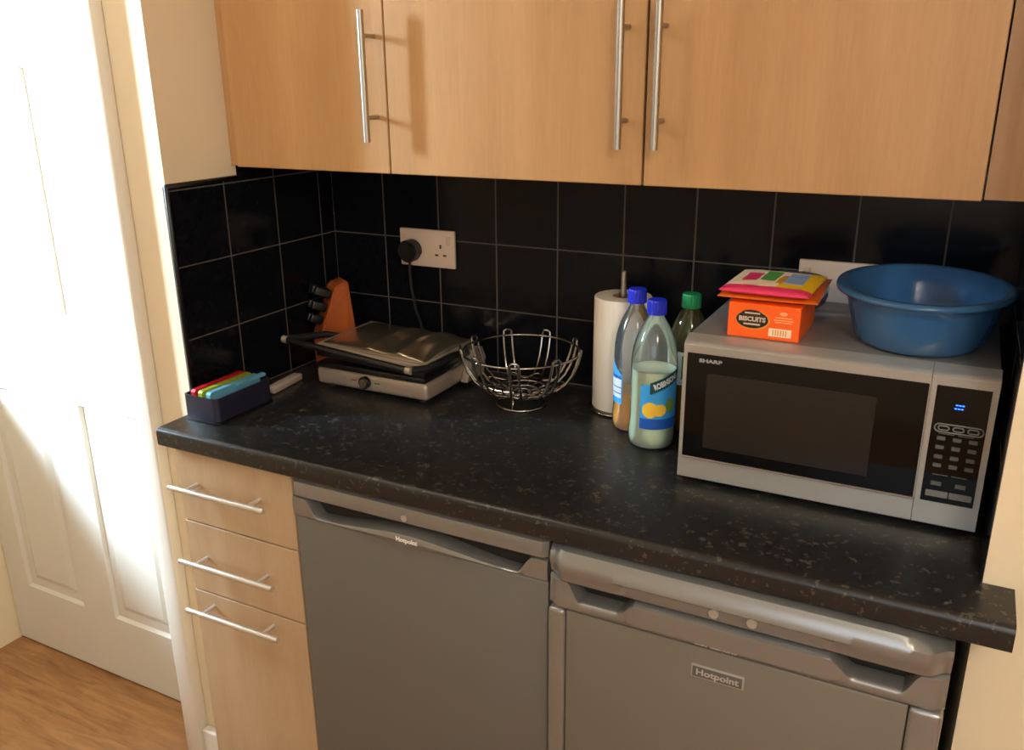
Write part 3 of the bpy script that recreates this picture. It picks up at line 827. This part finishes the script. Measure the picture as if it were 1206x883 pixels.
# front: lemon
t2 = bottle(.9035, -.238, sq, .278, 'pet', 'liq_lemon', .150, 'blue_cap', 'clear squash bottle of cloudy lemon drink with blue cap, nearest the front')
bm = B()
patch(bm, sq, -104, 6, .044, .143, 0, .0006, 60, 30, mask=lambda u, v: v < .82+.25*u)
patch(bm, sq, -104, 6, .044, .064, 1, .0010, 50, 4)
patch(bm, sq, -98, -58, .066, .096, 2, .0012, 40, 24, mask=lambda u, v: (u-.5)**2+(v-.5)**2 < .25)
patch(bm, sq, -62, -30, .068, .094, 2, .0010, 24, 16, mask=lambda u, v: (u-.2)**2*.6+(v-.5)**2 < .2)
patch(bm, sq, -44, -12, .074, .104, 3, .0009, 24, 16, mask=lambda u, v: (u-.6)**2+(v-.5)**2 < .22)
patch(bm, sq, -80, 2, .112, .158, 4, .0014, 60, 34, mask=lambda u, v: abs(v-.22-.56*u) < .24)
wraptext(bm, 'ROBINSONS', .0105, sq, -40, .1345, .40, 5, .0020, width=.050)
lb2 = obj('label', bm, ['lab_blue', 'lab_navy', 'lab_yellow', 'lab_leaf', 'lab_green', 'white_text'], t2); lb2['label'] = 'blue lemon label with dark green banner with white lettering'
# left: orange
sq1 = [(r*.94, z) for r, z in sq]
t1 = bottle(.8445, -.176, sq1, .279, 'pet', 'liq_orange', .078, 'blue_cap', 'blue-capped squash bottle with a little orange drink, beside the kitchen roll')
bm = B()
patch(bm, sq1, -175, -105, .058, .150, 0, .0006, 30, 30, mask=lambda u, v: v < .62+.45*(1-u))
patch(bm, sq1, -172, -108, .070, .108, 1, .0010, 30, 8)
patch(bm, sq1, -172, -108, .108, .114, 2, .0012, 30, 2)
patch(bm, sq1, -172, -108, .078, .080, 2, .0012, 30, 2)
patch(bm, sq1, -172, -108, .090, .092, 2, .0012, 30, 2)
lb1 = obj('label', bm, ['lab_blue', 'lab_white', 'lab_navy'], t1); lb1['label'] = 'pale blue and white label'
# back: green cap
sq3 = [(r*.92, z) for r, z in sq]
t3 = bottle(.9375, -.135, sq3, .270, 'pet_green', 'liq_olive', .100, 'green_cap', 'green-capped squash bottle standing close against the left side of the microwave')
bm = B()
patch(bm, sq3, -170, 0, .100, .165, 0, .0006, 40, 6)
patch(bm, sq3, -92, -20, .112, .158, 1, .0010, 24, 4)
patch(bm, sq3, -92, -20, .128, .136, 2, .0013, 24, 2)
lb3 = obj('label', bm, ['lab_white', 'lab_mint', 'lab_leaf'], t3); lb3['label'] = 'white and green label'

# ------------------------------------------------------------------ black rack with coloured boards
rk = thing('board_holder', 'low black open holder near the worktop front beside the cream wall end', 'holder', (.055, -.455, ZC))
bm = B()
hx, hy, th = .046, .080, .0035
def rr(bm, z0, z1, hx, hy, rad, th):
    def outl(hx, hy, rad):
        p = []
        for cx, cy, a0 in ((hx-rad, hy-rad, 0), (-hx+rad, hy-rad, 90), (-hx+rad, -hy+rad, 180), (hx-rad, -hy+rad, 270)):
            for k in range(6):
                a = math.radians(a0+18*k); p.append((cx+rad*math.cos(a), cy+rad*math.sin(a)))
        return p
    o_, i_ = outl(hx, hy, rad), outl(hx-th, hy-th, max(.001, rad-th)); n = len(o_)
    VO0 = [bm.verts.new((x, y, z0)) for x, y in o_]; VO1 = [bm.verts.new((x, y, z1)) for x, y in o_]
    VI0 = [bm.verts.new((x, y, z0+th)) for x, y in i_]; VI1 = [bm.verts.new((x, y, z1)) for x, y in i_]
    for k in range(n):
        q = (k+1) % n
        bm.faces.new((VO0[k], VO0[q], VO1[q], VO1[k])); bm.faces.new((VO1[k], VO1[q], VI1[q], VI1[k])); bm.faces.new((VI1[k], VI1[q], VI0[q], VI0[k]))
    bm.faces.new(list(reversed(VO0))); bm.faces.new(VI0)
rr(bm, .0055, .054, hx, hy, .012, .003)
obj('tray', bm, 'rack', rk, smooth=True)
bm = B(); rr(bm, .0004, .0052, hx+.004, hy+.004, .016, .0045); obj('foot_rim', bm, 'black', rk, smooth=True)
for xx, h, mm, name, ln in ((-.024, .063, 'board_red', 'red', .066), (-.004, .063, 'board_green', 'yellow-green', .066), (.018, .063, 'board_blue', 'pale blue', .066)):
    bm = B()
    Y0, Y1 = -.072, .070
    pts = [(Y0, .010), (Y1, .010), (Y1, h-.004), (Y1-.006, h), (Y0+.004, h), (Y0, h-.004)]
    prism(bm, pts, 0, -.0055, .0055)
    if name == 'pale blue':
        prism(bm, [(.0, h-.0075), (Y1+.012, h-.0075), (Y1+.012, h-.003), (Y1+.006, h+.001), (.0, h-.0005)], 0, .0056, .0115)
    o = obj('slim_board', bm, mm, smooth=True); o.location = (.055+xx, -.455, ZC)
    tag(o, {'red': 'slim red board standing in the black holder, nearest the side wall', 'yellow-green': 'slim yellow-green board between the red and the pale blue one', 'pale blue': 'slim pale blue board in the black holder, farthest from the side wall'}[name], 'board', 'coloured boards in the black holder')
bm = B(); R = Matrix.Translation((.060, -.292, ZC+.0005)) @ Matrix.Rotation(math.radians(6), 4, 'Z')
box(bm, (-.012, -.054, 0), (.012, .054, .016), 0, .004, 3, R)
tag(obj('small_block', bm, 'offwhite', smooth=True, org=(.060, -.292, ZC+.0005)), 'small off-white oblong block lying on the worktop beside the coloured boards', 'block')

# ------------------------------------------------------------------ lights
def area(name, loc, target, sx, sy, power, rgb):
    l = bpy.data.lights.new(name, 'AREA'); l.shape = 'RECTANGLE'; l.size = sx; l.size_y = sy; l.energy = power; l.color = [c**2.2 for c in rgb]
    o = bpy.data.objects.new(name, l); COL.objects.link(o); o.location = loc
    o.rotation_euler = (Vector(target)-Vector(loc)).to_track_quat('-Z', 'Y').to_euler(); return o
def bulb(name, loc, power, rgb, r):
    l = bpy.data.lights.new(name, 'POINT'); l.energy = power; l.color = [c**2.2 for c in rgb]; l.shadow_soft_size = r
    o = bpy.data.objects.new(name, l); COL.objects.link(o); o.location = loc; return o
bulb('ceiling_lamp', (.08, -1.2, 2.33), 8.2, (1, .95, .87), .055)
bulb('right_fill_lamp', (2.1, -2.25, 2.2), 48, (1, .965, .89), .16)  # added warm fill to brighten the right side, no fixture built
area('sky_window_left', (-2.3, -1.75, 2.12), (-.5, -.5, .9), .7, .7, 850, (.80, .92, 1))
area('front_fill', (1.7, -3.28, 1.6), (1.7, 0, 1.2), 1.5, 1.1, 9, (.95, .97, 1))  # added soft fill from behind the camera
w = bpy.data.worlds.new('daylight'); bpy.context.scene.world = w; w.use_nodes = True
w.node_tree.nodes['Background'].inputs[0].default_value = (.75, .87, 1, 1); w.node_tree.nodes['Background'].inputs[1].default_value = 1.2

# ------------------------------------------------------------------ camera
cx, cy, cz, yaw, pit, rol, f = 1.371, -1.707, 1.5614, .4782, -.326, -.0092, 1027.96
cam = bpy.data.cameras.new('camera'); co = bpy.data.objects.new('camera', cam); COL.objects.link(co)
F = Vector((-math.sin(yaw)*math.cos(pit), math.cos(yaw)*math.cos(pit), math.sin(pit))); Rr = Vector((math.cos(yaw), math.sin(yaw), 0)); U = Rr.cross(F)
R2 = Rr*math.cos(rol)+U*math.sin(rol); U2 = -Rr*math.sin(rol)+U*math.cos(rol)
m = Matrix((R2, U2, -F)).transposed().to_4x4(); m.translation = (cx, cy, cz); co.matrix_world = m
cam.sensor_fit = 'HORIZONTAL'; cam.sensor_width = 36; cam.lens = f/1206*36; cam.clip_start = .02
sc = bpy.context.scene; sc.camera = co
sc.view_settings.view_transform = 'Standard'; sc.view_settings.look = 'None'; sc.view_settings.gamma = 1; sc.view_settings.use_curve_mapping = False
sc.view_settings.exposure = 0
